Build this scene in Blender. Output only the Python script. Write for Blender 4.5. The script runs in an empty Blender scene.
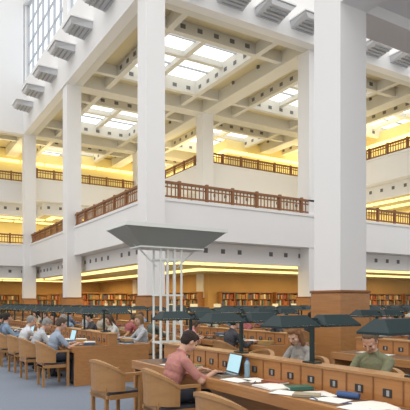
import bpy, math, random
import numpy as np
from mathutils import Vector, Matrix, Euler
random.seed(7)
scene = bpy.context.scene
try:
    scene.view_settings.view_transform = 'Standard'
except Exception:
    pass

# ------------------------------------------------------------------ materials
def nodes_of(m):
    m.use_nodes = True
    return m.node_tree.nodes, m.node_tree.links

def mat(name, col, rough=0.6, metal=0.0, emis=None, estr=0.0, noise=0.0, nscale=5.0, spec=0.5, bump=0.0, bscale=20.0):
    m = bpy.data.materials.new(name)
    n, l = nodes_of(m)
    b = n['Principled BSDF']
    b.inputs['Base Color'].default_value = (*col, 1)
    b.inputs['Roughness'].default_value = rough
    b.inputs['Metallic'].default_value = metal
    b.inputs['Specular IOR Level'].default_value = spec
    if emis:
        b.inputs['Emission Color'].default_value = (*emis, 1)
        b.inputs['Emission Strength'].default_value = estr
    if noise > 0:
        tc = n.new('ShaderNodeTexCoord')
        nz = n.new('ShaderNodeTexNoise'); nz.inputs['Scale'].default_value = nscale
        nz.inputs['Detail'].default_value = 4
        l.new(tc.outputs['Object'], nz.inputs['Vector'])
        mx = n.new('ShaderNodeMix'); mx.data_type = 'RGBA'
        mx.inputs[6].default_value = (*[c*(1-noise) for c in col], 1)
        mx.inputs[7].default_value = (*[min(1, c*(1+noise)) for c in col], 1)
        l.new(nz.outputs['Fac'], mx.inputs[0])
        l.new(mx.outputs[2], b.inputs['Base Color'])
    if bump > 0:
        tc = n.new('ShaderNodeTexCoord')
        nz = n.new('ShaderNodeTexNoise'); nz.inputs['Scale'].default_value = bscale
        nz.inputs['Detail'].default_value = 2; nz.inputs['Distortion'].default_value = .6
        l.new(tc.outputs['Object'], nz.inputs['Vector'])
        bp = n.new('ShaderNodeBump'); bp.inputs['Strength'].default_value = bump; bp.inputs['Distance'].default_value = .02
        l.new(nz.outputs['Fac'], bp.inputs['Height']); l.new(bp.outputs[0], b.inputs['Normal'])
    return m

def wood(name, c1, c2, rough=0.4, sc=(3, 3, 30)):
    m = bpy.data.materials.new(name)
    n, l = nodes_of(m)
    b = n['Principled BSDF']; b.inputs['Roughness'].default_value = rough
    tc = n.new('ShaderNodeTexCoord'); mp = n.new('ShaderNodeMapping')
    mp.inputs['Scale'].default_value = sc
    nz = n.new('ShaderNodeTexNoise'); nz.inputs['Scale'].default_value = 1.0
    nz.inputs['Detail'].default_value = 6; nz.inputs['Distortion'].default_value = 1.0
    mx = n.new('ShaderNodeMix'); mx.data_type = 'RGBA'
    mx.inputs[6].default_value = (*c1, 1); mx.inputs[7].default_value = (*c2, 1)
    l.new(tc.outputs['Object'], mp.inputs['Vector']); l.new(mp.outputs[0], nz.inputs['Vector'])
    l.new(nz.outputs['Fac'], mx.inputs[0]); l.new(mx.outputs[2], b.inputs['Base Color'])
    return m

M = {}
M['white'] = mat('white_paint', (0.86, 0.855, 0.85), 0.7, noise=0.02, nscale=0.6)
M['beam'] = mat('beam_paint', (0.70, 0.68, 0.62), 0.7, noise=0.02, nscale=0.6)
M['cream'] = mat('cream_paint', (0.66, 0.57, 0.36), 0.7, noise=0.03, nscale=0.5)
M['yellow'] = mat('yellow_wall', (0.80, 0.68, 0.34), 0.7, noise=0.05, nscale=0.5)
M['tan'] = mat('tan_wall', (0.60, 0.38, 0.15), 0.7, noise=0.18, nscale=0.7)
M['carpet'] = mat('carpet', (0.19, 0.22, 0.27), 0.95, noise=0.14, nscale=30)
M['oak'] = wood('oak', (0.34, 0.14, 0.045), (0.54, 0.27, 0.10), 0.32, (6, 1.2, 20))
M['oak2'] = wood('oak_chair', (0.32, 0.155, 0.055), (0.48, 0.26, 0.105), 0.35, (5, 5, 14))
M['rail'] = wood('rail_wood', (0.22, 0.085, 0.03), (0.32, 0.135, 0.05), 0.5)
M['dark'] = mat('dark_slot', (0.03, 0.03, 0.035), 0.6)
M['vent'] = mat('vent_grey', (0.16, 0.16, 0.165), 0.6)
M['seat'] = mat('seat_leather', (0.05, 0.05, 0.06), 0.5)
M['leather'] = mat('desk_leather', (0.17, 0.095, 0.05), 0.5, noise=0.1, nscale=20)
M['teal'] = mat('lamp_teal', (0.014, 0.030, 0.032), 0.5, noise=0.1, nscale=8, spec=.35)
M['lampglow'] = mat('lamp_glow', (1, .9, .7), 0.5, emis=(1, .78, .42), estr=2.0)
M['metal'] = mat('brushed_metal', (0.5, 0.5, 0.5), 0.35, 0.8)
M['whitem'] = mat('white_metal', (0.78, 0.80, 0.76), 0.4)
M['greym'] = mat('grey_metal', (0.36, 0.38, 0.35), 0.35, .35)
M['fix'] = mat('fixture_grey', (0.60, 0.61, 0.63), 0.5)
M['fix2'] = mat('fixture_louvre', (0.36, 0.37, 0.39), 0.5)
M['sky'] = mat('skylight_glass', (0.9, 0.95, 1), 0.3, emis=(0.95, 0.98, 1.0), estr=1.2)
M['pane'] = mat('window_glass', (0.7, 0.75, .8), 0.3, emis=(0.90, 0.95, 1.0), estr=.85)
M['cove'] = mat('cove_light', (1, .8, .3), 0.5, emis=(1.0, 0.78, 0.32), estr=1.6)
M['frame'] = mat('window_frame', (0.50, 0.52, 0.55), 0.5)
M['paper'] = mat('paper', (0.85, 0.85, 0.82), 0.8, noise=0.03, nscale=20)
M['screen'] = mat('laptop_screen', (0.2, 0.3, 0.4), 0.3, emis=(0.45, 0.78, 0.85), estr=0.75)
M['black'] = mat('black_plastic', (0.02, 0.02, 0.022), 0.4)
M['bottle'] = mat('bottle_plastic', (0.25, 0.40, 0.5), 0.15)
M['blue'] = mat('blue_fabric', (0.05, 0.10, 0.25), 0.8)

mb_ = bpy.data.materials.new('book_spines'); n, l = nodes_of(mb_)
at = n.new('ShaderNodeAttribute'); at.attribute_name = 'Col'
l.new(at.outputs['Color'], n['Principled BSDF'].inputs['Base Color'])
n['Principled BSDF'].inputs['Roughness'].default_value = 0.7
M['books'] = mb_

# ------------------------------------------------------------------ builder
class MB:
    def __init__(s):
        s.v = []; s.f = []; s.m = []; s.mats = []; s.col = []
    def mi(s, k):
        if k not in s.mats: s.mats.append(k)
        return s.mats.index(k)
    def hexa(s, p, k, col=(1, 1, 1)):
        b = len(s.v); s.v += [tuple(q) for q in p]
        for q in ((3, 2, 1, 0), (4, 5, 6, 7), (0, 1, 5, 4), (1, 2, 6, 5), (2, 3, 7, 6), (3, 0, 4, 7)):
            s.f.append(tuple(b+i for i in q)); s.m.append(s.mi(k)); s.col.append(col)
    def box(s, x0, x1, y0, y1, z0, z1, k, col=(1, 1, 1)):
        s.hexa([(x0, y0, z0), (x1, y0, z0), (x1, y1, z0), (x0, y1, z0),
                (x0, y0, z1), (x1, y0, z1), (x1, y1, z1), (x0, y1, z1)], k, col)
    def cbox(s, c, d, k, rot=0.0, col=(1, 1, 1)):
        cx, cy, cz = c; hx, hy, hz = d[0]/2, d[1]/2, d[2]/2
        P = []
        for z in (-hz, hz):
            for x, y in ((-hx, -hy), (hx, -hy), (hx, hy), (-hx, hy)):
                P.append((cx+x*math.cos(rot)-y*math.sin(rot), cy+x*math.sin(rot)+y*math.cos(rot), cz+z))
        s.hexa(P, k, col)
    def frustum(s, cx, cy, z0, z1, w0, d0, w1, d1, k):
        s.hexa([(cx-w0/2, cy-d0/2, z0), (cx+w0/2, cy-d0/2, z0), (cx+w0/2, cy+d0/2, z0), (cx-w0/2, cy+d0/2, z0),
                (cx-w1/2, cy-d1/2, z1), (cx+w1/2, cy-d1/2, z1), (cx+w1/2, cy+d1/2, z1), (cx-w1/2, cy+d1/2, z1)], k)
    def cyl(s, a, b, r0, r1, k, n=10):
        a = Vector(a); b = Vector(b); d = (b-a).normalized()
        u = d.orthogonal().normalized(); w = d.cross(u)
        base = len(s.v)
        for c, r in ((a, r0), (b, r1)):
            for i in range(n):
                t = 2*math.pi*i/n
                s.v.append(tuple(c+u*math.cos(t)*r+w*math.sin(t)*r))
        for i in range(n):
            j = (i+1) % n
            s.f.append((base+i, base+j, base+n+j, base+n+i)); s.m.append(s.mi(k)); s.col.append((1, 1, 1))
        s.f.append(tuple(base+i for i in reversed(range(n)))); s.m.append(s.mi(k)); s.col.append((1, 1, 1))
        s.f.append(tuple(base+n+i for i in range(n))); s.m.append(s.mi(k)); s.col.append((1, 1, 1))
    def mesh(s, name, colattr=False):
        me = bpy.data.meshes.new(name); me.from_pydata(s.v, [], s.f)
        for k in s.mats: me.materials.append(M[k])
        me.polygons.foreach_set('material_index', s.m)
        if colattr:
            a = me.color_attributes.new('Col', 'FLOAT_COLOR', 'CORNER')
            for p in me.polygons:
                for li in p.loop_indices: a.data[li].color = (*s.col[p.index], 1)
        me.update()
        return me
    def obj(s, name, loc=(0, 0, 0), rot=0, bevel=0, colattr=False):
        return place(s.mesh(name, colattr), name, loc, rot, bevel)

def place(me, name, loc=(0, 0, 0), rot=0, bevel=0):
    o = bpy.data.objects.new(name, me); scene.collection.objects.link(o)
    o.location = loc; o.rotation_euler = (0, 0, rot)
    if bevel:
        b = o.modifiers.new('bev', 'BEVEL'); b.width = bevel; b.segments = 2; b.limit_method = 'ANGLE'
    return o

# ------------------------------------------------------------------ building
GX = [9.05, 17.8, 26.55, 35.3, 44.05]
GY = [19.06, 29.41, 39.76, 50.1]
X0, XE, YE = -16.0, 46.0, 58.0
SOF = 13.7
floor = MB(); floor.box(X0, XE, -8, YE, -0.2, 0, 'carpet'); floor.obj('floor')

def column(x, y, z1, name='column', z0=0.0, base=True):
    m = MB(); h = 0.41
    m.box(-h, h, -h, h, z0, z1, 'white')
    if base:
        m.box(-h-.05, h+.05, -h-.05, h+.05, 0.0, 1.8, 'oak')
        m.box(-h-.07, h+.07, -h-.07, h+.07, 1.8, 1.86, 'rail')
    m.obj('column', (x, y, 0), bevel=0.015)
column(8.85, 8.7, 26)
for y in GY[:3]: column(9.05, y, 26)
for x in GX[1:4]: column(x, 19.5, SOF+.4)
for x in GX[1:4]: column(x, 29.41, SOF+.4)
for x in GX[1:3]: column(x, 39.76, SOF+.4)
column(0.3, 39.9, 26); column(-8.5, 39.9, 26)

P1 = [(-16, 39.76), (9.05, 39.76), (9.05, 19.06), (46, 19.06)]
P2 = [(-16, 41.5), (9.5, 41.5), (9.5, 39.76), (17.8, 39.76), (17.8, 29.41), (26.55, 29.41), (26.55, 19.3), (46, 19.3)]
def offpath(P, d):
    return [(x+(d if 0 < i else 0), y+d) for i, (x, y) in enumerate(P)]
def segs(P, t=0.12, inset=0.0):
    for (a, b) in zip(P[:-1], P[1:]):
        if abs(a[1]-b[1]) < 1e-6:
            yield ('x', min(a[0], b[0]), max(a[0], b[0]), a[1])
        else:
            yield ('y', min(a[1], b[1]), max(a[1], b[1]), a[0])
def wallpath(m, P, z0, z1, k, t=0.15):
    for ax, a, b, c in segs(P):
        if ax == 'x': m.box(a, b+t, c, c+t, z0, z1, k)
        else: m.box(c, c+t, a+t, b, z0, z1, k)
def squares(m, P, z, step=0.9, s=0.20, k='vent'):
    for ax, a, b, c in segs(P):
        n = int((b-a)/step)
        for i in range(n):
            q = a+(i+.5)*step
            if i % 6 == 5: continue
            if ax == 'x': m.box(q-s/2, q+s/2, c-.02, c+.02, z-s/2, z+s/2, k)
            else: m.box(c-.02, c+.02, q-s/2, q+s/2, z-s/2, z+s/2, k)

def slabs(m, P, z0, z1, k):
    H = [s for s in segs(P) if s[0] == 'x']
    for _, a, b, c in H: m.box(a, b, c, YE, z0, z1, k)

b = MB(); wallpath(b, P1, 4.2, 5.75, 'white', .25)
wallpath(b, offpath(P1, .7), 3.35, 4.195, 'white', .2)
slabs(b, offpath(P1, .26), 4.205, 4.5, 'white')
squares(b, offpath(P1, .7), 3.85)
wallpath(b, [(x-.04, y-.04) if i > 0 else (x, y-.04) for i, (x, y) in enumerate(P1)], 5.68, 5.8, 'white', .33)
b.obj('balcony')
b = MB(); wallpath(b, P2, 9.1, 10.65, 'white', .25)
wallpath(b, offpath(P2, .7), 8.2, 9.095, 'white', .2)
slabs(b, offpath(P2, .26), 9.105, 9.4, 'white')
squares(b, offpath(P2, .7), 8.75)
wallpath(b, [(x-.04, y-.04) if i > 0 else (x, y-.04) for i, (x, y) in enumerate(P2)], 10.58, 10.7, 'white', .33)
b.obj('balcony')

def railing(P, z0, z1):
    m = MB()
    for ax, a, b_, c in segs(P):
        def bx(q0, q1, w, za, zb):
            if ax == 'x': m.box(q0, q1, c+.1-w/2, c+.1+w/2, za, zb, 'rail')
            else: m.box(c+.1-w/2, c+.1+w/2, q0, q1, za, zb, 'rail')
        bx(a, b_, .14, z1-.09, z1); bx(a, b_, .06, z0+.06, z0+.13); bx(a, b_, .05, z1-.25, z1-.20)
        n = int((b_-a)/1.3)
        for i in range(n+1):
            q = a+i*(b_-a)/n; bx(q-.06, q+.06, .12, z0, z1+.06)
        n = int((b_-a)/.19)
        for i in range(n): 
            q = a+i*.19; bx(q-.018, q+.018, .036, z0+.05, z1-.08)
    m.obj('balcony_railing')
railing(P1, 5.8, 6.5); railing(P2, 10.7, 11.4)

W0 = [(-16, 48), (17.5, 48), (17.5, 28.5), (46, 28.5)]
m = MB(); wallpath(m, W0, 0, 3.4, 'tan', .2); m.obj('wall_ground')
W1 = [(-16, 46), (14, 46), (14, 44.8), (22.8, 44.8), (22.8, 34.4), (31.6, 34.4), (31.6, 24), (46, 24)]
m = MB(); wallpath(m, W1, 4.5, 8.25, 'yellow', .2); m.obj('wall_middle')
m = MB(); wallpath(m, W1, 9.4, SOF+.6, 'yellow', .2); m.obj('wall_upper')
m = MB()
m.box(X0, XE, YE, YE+.2, 0, 16, 'cream'); m.obj('wall_back')

def lightlines(P, z, offs, name, w=0.25, h=.08):
    m = MB()
    for d in offs:
        for ax, a, b_, c in segs(offpath(P, d)):
            n = max(1, int((b_-a)/1.9)); st = (b_-a)/n
            for i in range(n):
                q0 = a+i*st+.08; q1 = a+(i+1)*st-.08
                if ax == 'x': m.box(q0, q1, c, c+w, z-h, z, 'cove')
                else: m.box(c, c+w, q0, q1, z-h, z, 'cove')
    m.obj(name)
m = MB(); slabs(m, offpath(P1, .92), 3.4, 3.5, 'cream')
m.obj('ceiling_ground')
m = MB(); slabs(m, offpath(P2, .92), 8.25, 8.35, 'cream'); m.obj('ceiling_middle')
lightlines(P1, 3.39, (1.5, 5.2), 'ceiling_light_strip', .6)
lightlines(P2, 8.24, (1.6, 3.4), 'ceiling_light_strip', .45)
lightlines([(x, y) for x, y in W1], 13.4, (-.32,), 'ceiling_light_strip', .25, .2)

# coffered ceiling with skylights
m = MB(); g = MB()
xs = [-17.2, -8.45, 0.3] + GX; ys = GY + [60.4]
GZ = SOF+.95
for i in range(len(xs)-1):
    for j in range(len(ys)-1):
        xa, xb, ya, yb = xs[i], xs[i+1], ys[j], ys[j+1]
        if xb < 9.1 and yb < 40: continue
        cx, cy = (xa+xb)/2, (ya+yb)/2
        hx, hy = 2.3, 2.8
        zr = SOF+.7
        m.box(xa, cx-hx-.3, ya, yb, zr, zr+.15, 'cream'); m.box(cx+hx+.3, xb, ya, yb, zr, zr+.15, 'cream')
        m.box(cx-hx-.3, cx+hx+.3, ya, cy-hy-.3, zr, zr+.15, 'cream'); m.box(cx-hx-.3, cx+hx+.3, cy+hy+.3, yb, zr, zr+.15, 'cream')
        for (a0, a1, b0, b1) in ((cx-hx-.3, cx-hx, cy-hy-.3, cy+hy+.3), (cx+hx, cx+hx+.3, cy-hy-.3, cy+hy+.3),
                                 (cx-hx, cx+hx, cy-hy-.3, cy-hy), (cx-hx, cx+hx, cy+hy, cy+hy+.3)):
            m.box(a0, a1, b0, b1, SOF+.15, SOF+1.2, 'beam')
        for sx in (-1, 1):
            for sy in (-1, 1):
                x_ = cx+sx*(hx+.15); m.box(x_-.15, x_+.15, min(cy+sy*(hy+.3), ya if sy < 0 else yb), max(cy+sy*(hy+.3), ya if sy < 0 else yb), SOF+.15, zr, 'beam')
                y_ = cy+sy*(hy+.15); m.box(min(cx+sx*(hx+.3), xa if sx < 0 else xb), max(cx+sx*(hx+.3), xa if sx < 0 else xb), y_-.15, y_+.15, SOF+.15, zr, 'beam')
        for q in range(6):
            yy = cy-hy+.6+q*.9
            m.box(cx-hx-.32, cx-hx-.28, yy-.13, yy+.13, SOF+.35, SOF+.55, 'vent')
            m.box(cx+hx-.02, cx+hx+.02, yy-.13, yy+.13, SOF+.35, SOF+.55, 'vent')
        for q in range(5):
            xx = cx-hx+.5+q*.9
            m.box(xx-.13, xx+.13, cy-hy-.32, cy-hy-.28, SOF+.35, SOF+.55, 'vent')
            m.box(xx-.13, xx+.13, cy+hy-.02, cy+hy+.02, SOF+.35, SOF+.55, 'vent')
        g.box(cx-hx, cx+hx, cy-hy, cy+hy, GZ, GZ+.05, 'sky')
        g.box(cx-.14, cx+.14, cy-hy, cy+hy, GZ-.3, GZ-.01, 'beam')
        g.box(cx-hx, cx+hx, cy-.14, cy+.14, GZ-.31, GZ-.01, 'beam')
        g.box(cx-hx, cx+hx, cy-hy/2-.04, cy-hy/2+.04, GZ-.1, GZ-.01, 'frame')
        g.box(cx-hx, cx+hx, cy+hy/2-.04, cy+hy/2+.04, GZ-.1, GZ-.01, 'frame')
        for sx in (-1, 1):
            for sy in (-1, 1):
                g.cyl((cx+sx*3.25, cy+sy*3.9, zr-.04), (cx+sx*3.25, cy+sy*3.9, zr-.005), .16, .16, 'cove', 12)
                g.cyl((cx+sx*3.9, cy+sy*1.2, SOF+.55), (cx+sx*3.9, cy+sy*1.2, zr-.005), .10, .10, 'vent', 10)
for x in xs:
    y0 = 19.1 if x > 9 else 39.8
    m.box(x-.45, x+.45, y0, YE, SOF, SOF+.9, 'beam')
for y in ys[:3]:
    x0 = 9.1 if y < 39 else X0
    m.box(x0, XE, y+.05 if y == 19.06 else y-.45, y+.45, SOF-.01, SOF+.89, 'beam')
m.obj('ceiling'); g.obj('window_1')

m = MB()
PF = [(-16, 39.3), (8.56, 39.3), (8.56, 18.6), (46, 18.6)]
wallpath(m, PF, SOF-.03, 17.3, 'white', .48)
wallpath(m, PF, 23.0, 26, 'white', .48)
m.box(-16, 8.56, 39.3, 39.8, 17.3, 23, 'white')
m.obj('wall_clerestory')
g = MB()
for (a, b_) in ((19.5, 29.0), (29.85, 39.3)):
    g.box(9.0, 9.03, a, b_, 17.3, 23, 'pane')
    n = 7
    for i in range(n+1):
        q = a+(b_-a)*i/n; g.box(8.86, 9.0, q-.06, q+.06, 17.3, 23, 'frame')
    for z in (17.3, 18.7, 20.1, 21.5, 22.85): g.box(8.9, 8.99, a, b_, z, z+.1, 'frame')
g.obj('window_2')
g = MB()
for (a, b_) in ((9.5, 17.4), (18.2, 26.1), (27, 35)):
    g.box(a, b_, 19.0, 19.03, 17.3, 23, 'pane')
    for i in range(7):
        q = a+(b_-a)*i/6; g.box(q-.07, q+.07, 18.82, 19.0, 17.3, 23, 'frame')
    for z in (17.3, 18.7, 20.1, 21.5, 22.85): g.box(a, b_, 18.85, 18.99, z, z+.12, 'frame')
g.obj('window_3')

lm = MB()
lm.hexa([(-.05, -.66, -.04), (1.0, -.52, .05), (1.0, .52, .05), (-.05, .66, -.04),
         (-.05, -.70, .30), (1.05, -.70, .24), (1.05, .70, .24), (-.05, .70, .30)], 'fix')
lm.box(-.15, 1.1, -.74, .74, .28, .34, 'white')
for i in range(4): lm.box(.12+i*.22, .15+i*.22, -.5, .5, -.05, .06, 'fix2')
lme = lm.mesh('wall_light')
for y in (19.6, 22.2, 25.2, 27.9, 31.3, 34.2, 37.1): place(lme, 'wall_light', (8.56, y, 14.75), math.pi)
for x in (10.6, 12.5, 14.5, 16.5, 18.8, 21, 23.2, 25.4): place(lme, 'wall_light', (x, 18.6, 14.1), -math.pi/2)

m = MB(); m.box(8.45, XE, -8, 9.1, 8.37, 9.6, 'white'); m.box(8.45, 9.25, -8, 8.3, 8.1, 8.365, 'white'); m.box(8.45, XE, 8.3, 9.1, 8.1, 8.365, 'white')
m.obj('ceiling_side')

# ------------------------------------------------------------------ bookcases
BC = [(.30, .06, .03), (.10, .05, .03), (.45, .28, .10), (.08, .12, .20), (.50, .40, .25), (.35, .14, .06), (.12, .16, .10), (.55, .2, .08), (.6, .5, .35)]
def bookcase(L, h=2.2):
    m = MB()
    m.box(0, L, .38, .42, 0, h, 'oak')
    m.box(0, L, 0, .4, 0, .1, 'oak'); m.box(-.02, L+.02, -.02, .42, h, h+.06, 'oak')
    ns = 5; st = (h-.1)/ns
    n = int(L/1.0)
    for i in range(n+1): m.box(i*L/n-.02, i*L/n+.02, 0, .4, 0, h, 'oak')
    for k in range(ns):
        z = .1+k*st; m.box(0, L, 0, .38, z, z+.025, 'oak')
        x = .04
        while x < L-.15:
            w = random.uniform(.05, .16)
            if random.random() < .1: x += w; continue
            c = random.choice(BC); f = random.uniform(.8, 1.5)
            m.box(x, x+w-.005, random.uniform(.03, .08), .36, z+.025, z+st*random.uniform(.68, .9), 'books', tuple(min(1, q*f) for q in c)); x += w
    return m.mesh('bookcase', True)
bk = bookcase(4.0)
for x in (18.2, 22.6, 27, 31.4, 35.8): place(bk, 'bookcase', (x, 28.0, 0), 0)
for y in (29, 33.4, 37.8, 42.2): place(bk, 'bookcase', (17.0, y+4, 0), -math.pi/2)
for x in (-12, -7.5, -3, 1.5, 6, 10.5): place(bk, 'bookcase', (x, 47.5, 0), 0)
for y in (36, 39, 42): 
    place(bk, 'bookcase', (11.2, y, 0), 0)
for x in (24, 27.4): place(bk, 'bookcase', (x, 33.9, 4.5), 0)
for y in (35.0, 39.6): place(bk, 'bookcase', (22.3, y+4, 4.5), -math.pi/2)

def counter(L):
    m = MB(); m.box(0, L, 0, .7, 0, 1.05, 'oak'); m.box(-.05, L+.05, -.06, .76, 1.05, 1.1, 'whitem')
    for i in range(int(L)): m.box(i+.05, i+.07, -.01, .0, .05, 1.0, 'rail')
    for i in range(int(L/1.5)):
        m.box(.5+i*1.5, .95+i*1.5, .3, .33, 1.15, 1.5, 'whitem'); m.box(.7+i*1.5, .76+i*1.5, .3, .36, 1.1, 1.2, 'black')
    return m.mesh('service_counter')
ct = counter(6)
place(ct, 'service_counter', (10.6, 24.5, 0)); place(ct, 'service_counter', (20, 25.5, 0)); place(ct, 'service_counter', (12.2, 34, 0), -math.pi/2)

# ------------------------------------------------------------------ desks
def desk(cx, y0, y1, hw):
    m = MB()
    m.box(-hw, hw, y0, y1, .705, .75, 'oak')
    for s in (-1, 1):
        xa, xb = sorted((s*.14, s*(hw-.07)))
        m.box(xa, xb, y0+.06, y1-.06, .75, .754, 'leather')
        m.box(min(s*hw, s*(hw-.03)), max(s*hw, s*(hw-.03)), y0, y1, .64, .704, 'oak')
    n = max(1, round((y1-y0)/2.5))
    for i in range(n+1):
        q = y0+(y1-y0-.06)*i/n
        if i in (0, n): m.box(-hw+.031, hw-.031, q, q+.06, 0, .704, 'oak')
        else: m.box(-hw+.25, hw-.25, q, q+.05, 0, .704, 'oak')
    m.box(-.05, .05, y0+.08, y1-.08, .08, .70, 'oak')
    m.box(-.09, .09, y0, y1, .751, .96, 'oak'); m.box(-.11, .11, y0-.01, y1+.01, .96, .985, 'oak2')
    q = y0+.2
    while q < y1-.2:
        for s in (-1, 1):
            m.box(s*.095-.004, s*.095+.004, q, q+.09, .80, .87, 'dark')
            m.box(s*.095-.003, s*.095+.003, q-.12, q-.105, .76, .955, 'rail')
            m.box(s*.098-.004, s*.098+.004, q+.02, q+.05, .81, .86, 'metal')
        q += .31
    m.obj('reading_desk', (cx, 0, 0), bevel=.004)

lm = MB()
lm.box(-.05, .05, -.09, .09, 0, .015, 'teal'); lm.box(-.018, .018, -.018, .018, .01, .44, 'teal')
for s in (-1, 1):
    cx = s*.285
    lm.hexa([(cx-.245, -.16, .385), (cx+.245, -.16, .385), (cx+.245, .16, .385), (cx-.245, .16, .385),
             (cx-.17, -.05, .485), (cx+.17, -.05, .485), (cx+.17, .05, .485), (cx-.17, .05, .485)], 'teal')
    lm.box(cx-.21, cx+.21, -.12, .12, .376, .384, 'lampglow')
    lm.box(cx-.245, cx+.245, -.16, -.145, .365, .384, 'teal'); lm.box(cx-.245, cx+.245, .145, .16, .365, .384, 'teal')
    lm.box(cx-.245, cx-.23, -.145, .145, .365, .384, 'teal'); lm.box(cx+.23, cx+.245, -.145, .145, .365, .384, 'teal')
lm.box(-.06, .06, -.02, .02, .425, .455, 'teal')
lampm = lm.mesh('desk_lamp')

ch = MB()
n = 16; R = .285
def ring(r, z, a): return (r*math.cos(a)-.0, r*math.sin(a), z)
angs = [math.radians(95+170*i/n) for i in range(n+1)]
for i in range(n):
    a0, a1 = angs[i], angs[i+1]
    t0, t1 = abs(i/n-.5)*2, abs((i+1)/n-.5)*2
    z0a, z0b = .46, .46
    za, zb = .83-.17*t0**2, .83-.17*t1**2
    ch.hexa([ring(R, z0a, a0), ring(R+.025, z0a, a0), ring(R+.025, z0b, a1), ring(R, z0b, a1),
             ring(R+.01, za, a0), ring(R+.04, za, a0), ring(R+.04, zb, a1), ring(R+.01, zb, a1)][::1], 'oak2')
    ch.hexa([ring(R-.008, za-.005, a0), ring(R+.055, za-.005, a0), ring(R+.055, zb-.005, a1), ring(R-.008, zb-.005, a1),
             ring(R-.008, za+.03, a0), ring(R+.055, za+.03, a0), ring(R+.055, zb+.03, a1), ring(R-.008, zb+.03, a1)], 'oak2')
for s in (-1, 1):
    ch.box(-.03, .22, min(s*.275, s*.325), max(s*.275, s*.325), .655, .69, 'oak2')
    ch.box(.18, .225, min(s*.28, s*.32), max(s*.28, s*.32), 0, .66, 'oak2')
    ch.box(-.25, -.205, min(s*.17, s*.21), max(s*.17, s*.21), 0, .5, 'oak2')
    ch.box(-.22, .2, min(s*.25, s*.275), max(s*.25, s*.275), .36, .42, 'oak2')
ch.box(-.25, .22, -.25, .25, .37, .41, 'oak2'); ch.box(-.25, -.22, -.2, .2, .36, .47, 'oak2')
ch.box(-.23, .23, -.245, .245, .41, .45, 'seat')
chm = ch.mesh('reading_chair')
def chair(x, y, r): place(chm, 'reading_chair', (x, y, 0), r)

rows = [(3.7, 0.9, 7.15, .62), (3.85, 9.85, 22.2, .8),
        (7.2, 2.0, 6.6, .7), (6.9, 8.1, 23, .7), (11.0, 2, 17.4, .7), (11.0, 20.3, 23.8, .7), (14.6, 5, 17.4, .7), (18.4, 6, 17.4, .7),
        (22.2, 8, 17.4, .7), (26, 10, 17.4, .7), (-.6, 24.5, 36, .7), (3.85, 24.5, 36, .7), (6.9, 25, 36, .7)]
for cx, y0, y1, hw in rows: desk(cx, y0, y1, hw)
def lamps(cx, y, y1, st=1.24, z=.985):
    while y < y1:
        place(lampm, 'desk_lamp', (cx, y, z)); y += st
lamps(3.7, 1.54, 7.0)
for cx, y0, y1, hw in rows[1:]: lamps(cx, y0+.5, y1-.2, 1.24)

# ------------------------------------------------------------------ standing canopy light
m = MB()
m.frustum(0, 0, 2.52, 2.80, 1.15, .42, 1.85, .85, 'greym')
m.frustum(0, 0, 2.80, 2.86, 1.90, .90, 1.90, .90, 'whitem')
m.frustum(0, 0, 2.495, 2.519, 1.20, .46, 1.20, .46, 'whitem')
for x in (-.19, -.06, .07, .2):
    for y in (-.14, .14): m.cyl((x, y, 0.05), (x, y, 2.5), .02, .02, 'whitem', 8)
for z in (.9, 1.7, 2.3):
    m.box(-.22, .23, -.15, -.13, z, z+.03, 'whitem'); m.box(-.22, .23, .13, .15, z, z+.03, 'whitem')
    m.box(-.21, -.18, -.13, .13, z, z+.03, 'whitem'); m.box(.19, .22, -.13, .13, z, z+.03, 'whitem')
for s in (-1, 1):
    m.cyl((s*.2, 0, 2.2), (s*.62, 0, 2.57), .014, .014, 'whitem', 8)
m.box(-.4, .4, -.3, .3, 0, .05, 'greym')
m.obj('floor_lamp', (4.15, 8.1, 0))

# ------------------------------------------------------------------ people
class Body:
    def __init__(s): s.pr = []
    def cap(s, a, b, ra, rb, k): s.pr.append(('c', Vector(a), Vector(b), ra, rb, k))
    def ell(s, c, r, k, R=None): s.pr.append(('e', Vector(c), Vector(r), R or Matrix.Identity(3), 0, k))

def sphere_rings(nu=14, nv=8):
    V = []; F = []
    V.append((0, 0, -1))
    for j in range(1, nv):
        p = -math.pi/2+math.pi*j/nv
        for i in range(nu): 
            t = 2*math.pi*i/nu; V.append((math.cos(p)*math.cos(t), math.cos(p)*math.sin(t), math.sin(p)))
    V.append((0, 0, 1)); top = len(V)-1
    for i in range(nu): F.append((0, 1+(i+1) % nu, 1+i))
    for j in range(nv-2):
        for i in range(nu):
            a = 1+j*nu+i; b = 1+j*nu+(i+1) % nu; F.append((a, b, b+nu, a+nu))
    for i in range(nu): F.append((1+(nv-2)*nu+i, 1+(nv-2)*nu+(i+1) % nu, top))
    return V, F
SV, SF = sphere_rings()

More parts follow.
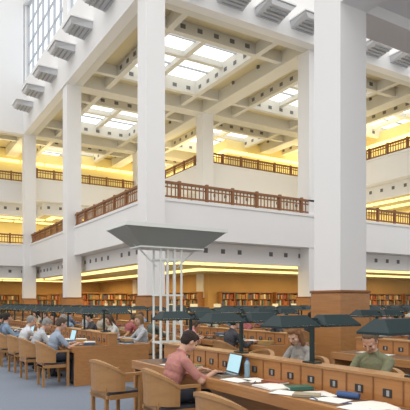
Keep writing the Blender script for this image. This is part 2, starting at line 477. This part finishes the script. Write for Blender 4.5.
def mesh_body(B, voxel, name, smooth=3):
    V = []; F = []
    for p in B.pr:
        base = len(V)
        if p[0] == 'e':
            _, c, r, R, _, k = p
            for v in SV: V.append(tuple(c+R@Vector((v[0]*r.x, v[1]*r.y, v[2]*r.z))))
        else:
            _, a, b, ra, rb, k = p
            d = b-a; L = d.length
            d = d/L if L > 1e-6 else Vector((0, 0, 1))
            q = Vector((0, 0, 1)).rotation_difference(d)
            for v in SV:
                vv = q@Vector(v)
                V.append(tuple((b+vv*rb) if v[2] > 0.01 else (a+vv*ra)))
        F += [tuple(base+i for i in f) for f in SF]
    me = bpy.data.meshes.new('tmp'); me.from_pydata(V, [], F)
    o = bpy.data.objects.new('tmp', me); scene.collection.objects.link(o)
    r = o.modifiers.new('r', 'REMESH'); r.mode = 'VOXEL'; r.voxel_size = voxel; r.adaptivity = 0
    s = o.modifiers.new('s', 'SMOOTH'); s.factor = .5; s.iterations = smooth
    dg = bpy.context.evaluated_depsgraph_get(); dg.update()
    res = bpy.data.meshes.new_from_object(o.evaluated_get(dg)); res.name = name
    bpy.data.objects.remove(o)
    nP = len(res.polygons)
    C = np.zeros(nP*3); res.polygons.foreach_get('center', C); C = C.reshape(-1, 3)
    best = np.full(nP, 1e9); idx = np.zeros(nP, dtype=np.int32)
    for p in B.pr:
        if p[0] == 'e':
            _, c, r, R, _, k = p
            L = (C-np.array(c))@np.array(R)
            rr = np.array(r); q = np.linalg.norm(L/rr, axis=1)
            g = np.linalg.norm(L/(rr*rr), axis=1)+1e-9
            d = q*(q-1)/g
        else:
            _, a, b, ra, rb, k = p
            A = np.array(a); D = np.array(b)-A; LL = D@D+1e-12
            t = np.clip(((C-A)@D)/LL, 0, 1)
            d = np.linalg.norm(C-A-t[:, None]*D, axis=1)-(ra+(rb-ra)*t)
        w = d < best; best[w] = d[w]; idx[w] = k
    for _ in range(8): res.materials.append(None)
    res.polygons.foreach_set('material_index', idx)
    res.polygons.foreach_set('use_smooth', np.ones(nP, dtype=bool))
    res.update()
    return res
SKIN, SHIRT, TROU, HAIR, SHOE, EYE, LIP, EXTRA = range(8)

def hand(B, w, f, side, curl=.5, up=Vector((0, 0, 1))):
    f = f.normalized(); l = up.cross(f).normalized(); u = f.cross(l)
    kn = []
    for i, o in enumerate((-.030, -.010, .010, .029)):
        k = w+f*(.085-.006*abs(i-1))+l*o*1.05
        B.cap(w+l*o*.6+f*.01, k, .015, .0125, SKIN); kn.append((k, o))
    lens = (.95, 1.08, 1.0, .8) if side > 0 else (.8, 1.0, 1.08, .95)
    for (k, o), s in zip(kn, lens):
        d1 = (f+l*o*5-u*curl*.5).normalized(); d2 = (f+l*o*5-u*curl*1.5).normalized(); d3 = (f*.6+l*o*3-u*curl*2.2).normalized()
        a = k+d1*.042*s; b = a+d2*.027*s; c = b+d3*.02*s
        B.cap(k, a, .0095, .0085, SKIN); B.cap(a, b, .0085, .008, SKIN); B.cap(b, c, .008, .007, SKIN)
    t = -l if side > 0 else l
    a = w+f*.03+t*.028; b = a+(f*.6+t*.8).normalized()*.038; c = b+(f*.95+t*.25-u*.2).normalized()*.03
    B.cap(w+f*.015+t*.01, a, .015, .013, SKIN); B.cap(a, b, .0125, .010, SKIN); B.cap(b, c, .010, .008, SKIN)

def make_person(name, lean=20, pitch=25, yaw=0, hl=(.44, .17, .80), hr=(.44, -.17, .80), hair='short', sleeve='long',
                voxel=.009, female=False, tuck=0.0, hld=None, hrd=None):
    B = Body()
    k = .93 if female else 1.0
    P = Vector((-.06, 0, .545)); la = math.radians(lean)
    up = Vector((math.sin(la), 0, math.cos(la))); fw = Vector((math.cos(la), 0, -math.sin(la)))
    R = Matrix((fw, (0, 1, 0), up)).transposed()
    B.ell(P, (.125, .175, .115), TROU)
    B.ell(P+up*.10, (.118, .155*k, .13), SHIRT, R)
    B.ell(P+up*.22, (.112, .150*k, .15), SHIRT, R)
    ch_ = P+up*.34+fw*.0
    B.ell(ch_, (.122, .165*k, .155), SHIRT, R)
    nb = P+up*.50
    for s in (-1, 1):
        B.cap(nb-up*.035+Vector((0, s*.05, 0)), nb-up*.075+Vector((0, s*.165*k, 0)), .055, .058, SHIRT)
        if female: B.ell(ch_+fw*.085+Vector((0, s*.065, 0))-up*.01, (.05, .06, .06), SHIRT, R)
    B.cap(nb-up*.03, nb+up*.0, .066, .06, SHIRT)
    hp = math.radians((lean*.5)+pitch*.5)
    nk = nb+Vector((math.sin(hp), 0, math.cos(hp)))*.085
    for i in range(8):
        t0 = 2*PI*i/8; t1 = 2*PI*(i+1)/8
        c0 = nb+up*(.022-.014*math.cos(t0))+fw*math.cos(t0)*.055+Vector((0, math.sin(t0)*.055, 0))
        c1 = nb+up*(.022-.014*math.cos(t1))+fw*math.cos(t1)*.055+Vector((0, math.sin(t1)*.055, 0))
        B.cap(c0, c1, .013, .013, SHIRT)
    B.cap(nb-up*.02, nk, .054, .05, SKIN)
    pa = math.radians(pitch); ya = math.radians(yaw)
    H = Matrix.Rotation(ya, 3, 'Z')@Matrix.Rotation(pa, 3, 'Y')
    hc = nk+H@Vector((.022, 0, .085))
    def h(v): return hc+H@Vector(v)
    B.ell(h((-.012, 0, .028)), (.093, .074, .088), SKIN, H)
    B.ell(h((.022, 0, -.03)), (.068, .060, .082), SKIN, H)
    B.ell(h((.045, 0, -.078)), (.042, .042, .034), SKIN, H)
    B.cap(h((.086, 0, .012)), h((.108, 0, -.024)), .009, .0135, SKIN)
    for s in (-1, 1):
        B.ell(h((-.002, s*.077, -.008)), (.020, .009, .031), SKIN, H)
        B.cap(h((.078, s*.014, .026)), h((.072, s*.045, .026)), .010, .009, SKIN)
        B.ell(h((.078, s*.031, .006)), (.009, .011, .006), EYE, H)
        B.ell(h((.060, s*.045, -.03)), (.025, .02, .025), SKIN, H)
    B.cap(h((.086, -.02, -.052)), h((.086, .02, -.052)), .006, .006, LIP)
    B.cap(h((.089, -.012, -.052)), h((.089, .012, -.052)), .007, .007, LIP)
    rec = -.012 if hair == 'receding' else 0
    B.ell(h((-.030+rec, 0, .042)), (.100, .084, .088), HAIR, H)
    B.ell(h((-.055, 0, -.005)), (.062, .074, .07), HAIR, H)
    B.ell(h((.025+rec*2, .0, .088)), (.055, .060, .035), HAIR, H)
    for s in (-1, 1): B.cap(h((.01, s*.07, .04)), h((.005, s*.076, .012)), .014, .008, HAIR)
    if hair == 'long':
        for s in (-1, 1):
            B.cap(h((-.01, s*.075, .03)), h((.012, s*.086, -.12)), .030, .026, HAIR)
            B.cap(h((.012, s*.086, -.12)), h((.0, s*.085, -.20)), .026, .014, HAIR)
        B.cap(h((-.07, 0, 0)), h((-.075, 0, -.18)), .062, .045, HAIR)
    if hair == 'bob':
        for s in (-1, 1): B.cap(h((-.015, s*.072, .03)), h((.0, s*.080, -.075)), .030, .022, HAIR)
        B.cap(h((-.06, 0, 0)), h((-.06, 0, -.08)), .062, .055, HAIR)
    for s, tg, hd in ((1, hl, hld), (-1, hr, hrd)):
        sh = nb-up*.085+Vector((0, s*.185*k, 0)); w = Vector(tg)
        L1, L2 = .285, .25
        D = w-sh; d = D.length
        if d > (L1+L2)*.985: w = sh+D*((L1+L2)*.985/d); D = w-sh; d = D.length
        a = (L1*L1-L2*L2+d*d)/(2*d); hh = math.sqrt(max(0, L1*L1-a*a))
        dn = D/d; pole = Vector((-.25, s*.55, -1.0)); pole = (pole-dn*pole.dot(dn)).normalized()
        el = sh+dn*a+pole*hh
        B.cap(sh, el, .056, .045, SHIRT) if sleeve == 'long' else (B.cap(sh, sh+(el-sh)*.72, .060, .054, SHIRT), B.cap(sh+(el-sh)*.5, el, .042, .039, SKIN))
        if sleeve == 'long':
            B.cap(el, el+(w-el)*.92, .045, .033, SHIRT)
            B.cap(el+(w-el)*.8, w, .027, .025, SKIN)
        elif sleeve == 'roll':
            B.cap(el+(sh-el)*.4, el+(w-el)*.25, .047, .043, SHIRT); B.cap(el, w, .038, .026, SKIN)
        else:
            B.cap(el, w, .039, .026, SKIN)
        if hd: f = Vector(hd)
        else: f = Vector((1.0, -s*.35, -.12))
        hand(B, w, f, s)
    for s in (-1, 1):
        hip = P+Vector((0.02, s*.085, -.005)); kn = Vector((.40, s*.13, .535)); an = Vector((.36-tuck, s*.13, .10))
        B.cap(hip, kn, .088, .062, TROU); B.cap(kn, an, .060, .043, TROU)
        B.cap(an-Vector((.03, 0, .045)), an+Vector((.05, 0, -.045)), .043, .042, SHOE)
        B.cap(an+Vector((.05, 0, -.05)), an+Vector((.16, s*.02, -.062)), .042, .032, SHOE)
    return mesh_body(B, voxel, name)

_mc = {}
def cm(prefix, c, rough=.8):
    key = (prefix, c)
    if key not in _mc:
        bp = {'cloth': .8, 'hair': .9, 'skin': 0, 'shoe': 0}[prefix]
        _mc[key] = mat(prefix+'_%d' % len(_mc), c, rough, noise={'skin': .04, 'hair': .35}.get(prefix, .12), nscale=60 if prefix == 'hair' else 14, bump=bp, bscale=70 if prefix == 'hair' else 12)
    return _mc[key]
SK = (.58, .34, .24); SK2 = (.62, .40, .30); SK3 = (.25, .12, .07)
eye = mat('eye', (.09, .05, .035), .3); 
PI = math.pi
def put_person(me, name, x, y, rot, shirt, hairc, trou=(.03, .035, .05), skin=SK, shoe=(.02, .02, .02)):
    o = bpy.data.objects.new(name, me); scene.collection.objects.link(o)
    o.location = (x, y, 0); o.rotation_euler = (0, 0, rot)
    ms = [cm('skin', skin, .55), cm('cloth', shirt), cm('cloth', trou), cm('hair', hairc), cm('shoe', shoe), eye, cm('skin', tuple(c*.7 for c in skin), .5), cm('cloth', shirt)]
    for i, mm in enumerate(ms):
        o.material_slots[i].link = 'OBJECT'; o.material_slots[i].material = mm
    return o

me = make_person('man_a', lean=22, pitch=38, sleeve='roll', hl=(.46, .12, .80), hr=(.47, -.20, .80), voxel=.008, hair='short')
put_person(me, 'man_typing', 2.80, 5.38, -.06, (.46, .20, .17), (.03, .018, .012))
me = make_person('man_b', lean=7, pitch=40, yaw=12, sleeve='long', hl=(.40, .06, .80), hr=(.42, -.12, .80), voxel=.008, hair='receding')
put_person(me, 'man_writing', 4.60, 4.02, PI+.2, (.19, .20, .12), (.16, .10, .06))
me = make_person('woman_a', lean=15, pitch=35, yaw=5, sleeve='long', hl=(.42, .08, .80), hr=(.45, -.12, .80), voxel=.008, hair='long', female=True)
put_person(me, 'woman_reading', 4.78, 5.36, PI+.1, (.30, .29, .28), (.24, .11, .045), skin=SK2)
me = make_person('man_c', lean=18, pitch=20, sleeve='short', hl=(.46, .12, .80), hr=(.47, -.16, .80), voxel=.011, hair='short')
put_person(me, 'man_leaning', 2.78, 10.25, 0, (.30, .36, .45), (.10, .07, .05))

V = []
V.append(make_person('reader_a', lean=14, pitch=22, voxel=.014, sleeve='long', hair='short'))
V.append(make_person('reader_b', lean=26, pitch=34, voxel=.014, sleeve='short', hair='short'))
V.append(make_person('reader_c', lean=18, pitch=25, voxel=.014, sleeve='long', hair='long', female=True))
V.append(make_person('reader_d', lean=10, pitch=15, yaw=15, voxel=.014, sleeve='long', hair='bob', female=True))
V.append(make_person('reader_e', lean=24, pitch=24, yaw=-10, voxel=.014, sleeve='long', hair='receding', hr=(.36, -.05, .98), hrd=(-.2, .1, 1)))
V.append(make_person('reader_f', lean=-6, pitch=8, yaw=30, voxel=.014, sleeve='long', hair='short', hl=(.34, .10, .80), hr=(.30, -.16, .80)))
V.append(make_person('reader_g', lean=30, pitch=42, yaw=-18, voxel=.014, sleeve='short', hair='bob', female=True, hl=(.48, .20, .80), hr=(.44, -.02, .80)))
SH = [(.45, .47, .5), (.12, .15, .22), (.55, .55, .52), (.05, .05, .06), (.35, .10, .10), (.20, .28, .38), (.40, .36, .28), (.6, .62, .65), (.10, .12, .10), (.55, .25, .28)]
HC = [(.03, .02, .015), (.10, .06, .035), (.25, .15, .07), (.30, .29, .28), (.02, .015, .012), (.15, .08, .04)]
def reader(v, x, y, rot, si, hi, skin=SK):
    nm = 'seated_woman' if v in (2, 3, 6) else 'seated_man'
    r = rot+random.uniform(-.18, .18)
    put_person(V[v], nm, x, y, r, SH[si % len(SH)], HC[hi % len(HC)], skin=skin)
    chair(x, y, r)
chair(2.80, 5.38, -.06); chair(4.60, 4.02, PI+.2); chair(4.78, 5.36, PI+.1); chair(2.78, 10.25, 0)
chair(2.62, 6.62, .12); chair(2.55, 3.75, .1); chair(4.85, 6.6, PI+.2); chair(4.8, 2.7, PI)
for v, y, si, hi in ((1, 11.45, 0, 3), (4, 12.65, 7, 3), (5, 13.9, 5, 0), (2, 15.1, 1, 1), (1, 16.4, 3, 0), (3, 17.6, 9, 4), (0, 18.9, 2, 1), (3, 20.1, 6, 2), (4, 21.3, 1, 0)):
    reader(v, 2.72, y, 0, si, hi)
for v, y, si, hi in ((3, 10.95, 0, 2), (2, 12.55, 2, 1), (0, 14.2, 3, 4), (6, 16.0, 5, 3), (1, 17.3, 4, 0), (4, 18.6, 1, 1), (2, 20.0, 6, 4)):
    reader(v, 4.98, y, PI, si, hi, SK2)
for v, y, si, hi in ((0, 8.75, 3, 4), (6, 10.6, 9, 1), (3, 12.3, 8, 0), (1, 14.0, 4, 1), (2, 16.2, 6, 2), (0, 17.6, 0, 1), (5, 19, 1, 0)):
    reader(v, 5.87, y, 0, si, hi)
for v, y, si, hi in ((0, 6.1, 3, 4), (2, 5.0, 7, 2)):
    reader(v, 8.25, y, PI, si, hi)
for v, y, si, hi in ((4, 9.7, 3, 0), (5, 11.2, 4, 0), (0, 12.6, 6, 3), (2, 14.6, 2, 0), (1, 17, 5, 1)):
    reader(v, 7.95, y, PI, si, hi)
k = 0
for cx in (11.0, 14.6, 18.4, 22.2):
    for s in (-1, 1):
        for j in range(6):
            y = 7.2+j*1.75+((k*37) % 10)*.06
            k += 1
            if cx > 20 and k % 2: continue
            if s > 0 and k % 5 == 0: continue
            if (k*7) % 4 == 0: chair(cx+s*1.05, y, 0 if s < 0 else PI); continue
            reader(k % 7, cx+s*1.05, y, 0 if s < 0 else PI, k, k*3+1, SK if k % 3 else SK3)

# ------------------------------------------------------------------ desk items
def paper(x, y, r, w=.21, h=.297, z=.755, n='paper_sheet'):
    m = MB(); m.cbox((0, 0, .002), (w, h, .004), 'paper')
    m.obj(n, (x, y, z), r)
def book(x, y, r, c, w=.17, h=.24, t=.03, z=.755):
    m = MB(); kk = 'bk%d' % len(M); M[kk] = mat('book_cover_%d' % len(M), c, .5)
    m.cbox((0, 0, .0025), (w, h, .005), kk); m.cbox((0, 0, t/2), (w-.01, h-.01, t-.008), 'paper'); m.cbox((0, 0, t-.0025), (w, h, .005), kk)
    m.cbox((-w/2+.003, 0, t/2), (.006, h, t), kk)
    m.obj('book', (x, y, z), r)
def open_book(x, y, r):
    m = MB()
    for s in (-1, 1):
        m.hexa([(0, -.12, 0), (s*.17, -.12, 0), (s*.17, .12, 0), (0, .12, 0), (0, -.12, .025), (s*.17, -.12, .012), (s*.17, .12, .012), (0, .12, .025)] if s > 0 else
               [(s*.17, -.12, 0), (0, -.12, 0), (0, .12, 0), (s*.17, .12, 0), (s*.17, -.12, .012), (0, -.12, .025), (0, .12, .025), (s*.17, .12, .012)], 'paper')
    m.obj('open_book', (x, y, .755), r)
def laptop(x, y, r):
    m = MB()
    m.box(-.12, .12, -.17, .17, 0, .016, 'metal'); m.box(-.09, .05, -.15, .15, .016, .018, 'black')
    m.hexa([(.11, -.17, .016), (.122, -.17, .016), (.122, .17, .016), (.11, .17, .016), (.16, -.17, .235), (.172, -.17, .235), (.172, .17, .235), (.16, .17, .235)], 'black')
    m.hexa([(.1075, -.155, .03), (.112, -.155, .03), (.112, .155, .03), (.1075, .155, .03), (.1555, -.155, .225), (.16, -.155, .225), (.16, .155, .225), (.1555, .155, .225)], 'screen')
    m.obj('laptop', (x, y, .755), r)
laptop(3.38, 5.16, -.15)
paper(3.25, 4.72, .1); paper(3.42, 4.62, -.2); book(3.47, 4.32, .2, (.35, .12, .06)); open_book(3.28, 4.15, 1.5)
paper(3.2, 3.8, .4); paper(3.42, 3.6, -.3); paper(3.3, 3.35, .2); book(3.44, 3.92, 1.2, (.05, .16, .12)); paper(3.22, 2.95, .1); open_book(3.38, 2.95, 1.4)
paper(3.4, 2.62, .5); paper(3.2, 2.5, .1); book(3.25, 3.6, .7, (.4, .35, .25), t=.02)
book(3.45, 6.0, .3, (.3, .25, .1)); paper(3.3, 6.3, .1); book(3.45, 6.6, 0, (.1, .1, .12), t=.05)
paper(4.0, 3.85, .1); paper(4.12, 5.6, .1); open_book(4.02, 5.2, 1.6); paper(4.1, 3.3, .2)
m = MB(); m.cyl((0, 0, 0), (0, 0, .15), .032, .032, 'bottle', 14); m.cyl((0, 0, .15), (0, 0, .19), .032, .013, 'bottle', 14); m.cyl((0, 0, .19), (0, 0, .215), .015, .015, 'blue', 14)
m.obj('water_bottle', (3.50, 4.86, .755))
m = MB(); m.cyl((0, -.1, .03), (0, .1, .03), .028, .028, 'blue', 12); m.cyl((0, -.104, .03), (0, -.1, .03), .02, .028, 'blue', 12); m.obj('pencil_case', (3.48, 3.32, .755), .3)
for (x, y, r) in ((3.3, 4.45, .8), (3.28, 3.1, -.5), (3.2, 3.45, 1.2)):
    m = MB(); m.cyl((-.07, 0, .005), (.06, 0, .005), .0045, .0045, 'blue', 8); m.cyl((.06, 0, .005), (.072, 0, .005), .0045, .001, 'black', 8); m.obj('pen', (x, y, .76), r)
for i, y in enumerate((10.4, 11.4, 12.6, 13.9, 15.1, 16.4)):
    (laptop if i % 3 == 1 else (lambda a, b, c: open_book(a, b, c+1.57)))(3.4, y, 0)
    paper(3.42, y+.45, .2*i); 
    (laptop(4.3, y+.5, PI) if i % 2 == 0 else paper(4.35, y+.5, .1))
book(3.5, 10.9, .2, (.4, .1, .08)); paper(4.2, 10.1, .4); book(4.4, 10.35, .1, (.5, .5, .45))
for cx, y0, y1, hw in rows[1:8]:
    m = MB()
    y = y0+.3
    while y < y1-.3:
        for s in (-1, 1):
            if random.random() < .75:
                x = s*random.uniform(.3, .42); z = .756
                for q in range(random.randint(1, 5)):
                    t = random.choice((.004, .006, .03, .045)); c = (.8, .8, .77) if t < .01 else tuple(random.choice(BC))
                    m.cbox((x, y, z+t/2), (.2, .27, t-.001), 'books', random.uniform(-.5, .5), c); z += t
        y += random.uniform(.35, .7)
    m.obj('books_and_papers', (cx, 0, 0), colattr=True)

m = MB()
m.hexa([(-.12, -.2, 0), (.12, -.2, 0), (.12, .2, 0), (-.12, .2, 0), (-.07, -.17, .3), (.07, -.17, .3), (.07, .17, .3), (-.07, .17, .3)], 'black')
for s in (-1, 1): m.cyl((0, s*.1, .29), (0, s*.05, .38), .012, .012, 'black', 8)
m.cyl((0, .05, .38), (0, -.05, .38), .012, .012, 'black', 8)
m.obj('handbag', (4.78, 2.72, .45), .1, bevel=.02)

# ------------------------------------------------------------------ lights
w = bpy.data.worlds.new('World'); scene.world = w; w.use_nodes = True
wn, wl = w.node_tree.nodes, w.node_tree.links
bg = wn['Background']
tc = wn.new('ShaderNodeTexCoord'); sp = wn.new('ShaderNodeSeparateXYZ'); cr = wn.new('ShaderNodeValToRGB')
wl.new(tc.outputs['Generated'], sp.inputs[0]); wl.new(sp.outputs['Z'], cr.inputs[0])
cr.color_ramp.elements[0].position = 0.0; cr.color_ramp.elements[0].color = (.50, .485, .46, 1)
cr.color_ramp.elements[1].position = .8; cr.color_ramp.elements[1].color = (1.0, 1.0, 1.0, 1)
wl.new(cr.outputs[0], bg.inputs[0]); bg.inputs[1].default_value = 1.75
def area(x, y, z, sx, sy, P, col, rot=(0, 0, 0), nm='warm_fill_light'):
    L = bpy.data.lights.new(nm, 'AREA'); L.shape = 'RECTANGLE'; L.size = sx; L.size_y = sy; L.energy = P; L.color = col
    o = bpy.data.objects.new(nm, L); scene.collection.objects.link(o); o.location = (x, y, z); o.rotation_euler = rot
WARM = (1, .72, .34); WARM2 = (1, .82, .45)
for (x, y, sx, sy) in ((13.3, 24, 7, 7), (22, 23.5, 7, 7), (31, 23.5, 7, 7), (13.3, 34, 6, 8), (13.3, 43, 6, 6), (0, 44, 14, 6)):
    area(x, y, 3.25, sx, sy, 300, WARM)  # added warm fill below the ground ceiling, supplements the light strips
for (x, y, sx, sy) in ((20.3, 36, 4, 9), (29, 32, 8, 4), (29.5, 26, 4, 8), (20, 42.3, 8, 4), (10, 43, 10, 3), (-3, 44, 10, 3)):
    area(x, y, 8.1, sx, sy, 130, WARM2)  # added warm fill below the middle ceiling, no fitting modelled
    area(x, y, 11.8, sx*.6, sy*.6, 120, WARM2, (PI, 0, 0))  # added upward fill, warms upper walls and ceiling, no lamp there
for (x, y) in ((13.4, 24.2), (13.4, 34.6), (22.2, 24.2)):
    area(x, y, 6.6, 3, 3, 70, WARM2, (PI, 0, 0), 'uplight')

# ------------------------------------------------------------------ camera
cd = bpy.data.cameras.new('camera'); cam = bpy.data.objects.new('camera', cd); scene.collection.objects.link(cam)
cd.sensor_width = 36; cd.lens = 46.5; cd.shift_y = .2366; cd.clip_end = 300
cam.location = (0, 0, 1.6); cam.rotation_euler = (math.pi/2, 0, math.radians(-31.2))
scene.camera = cam
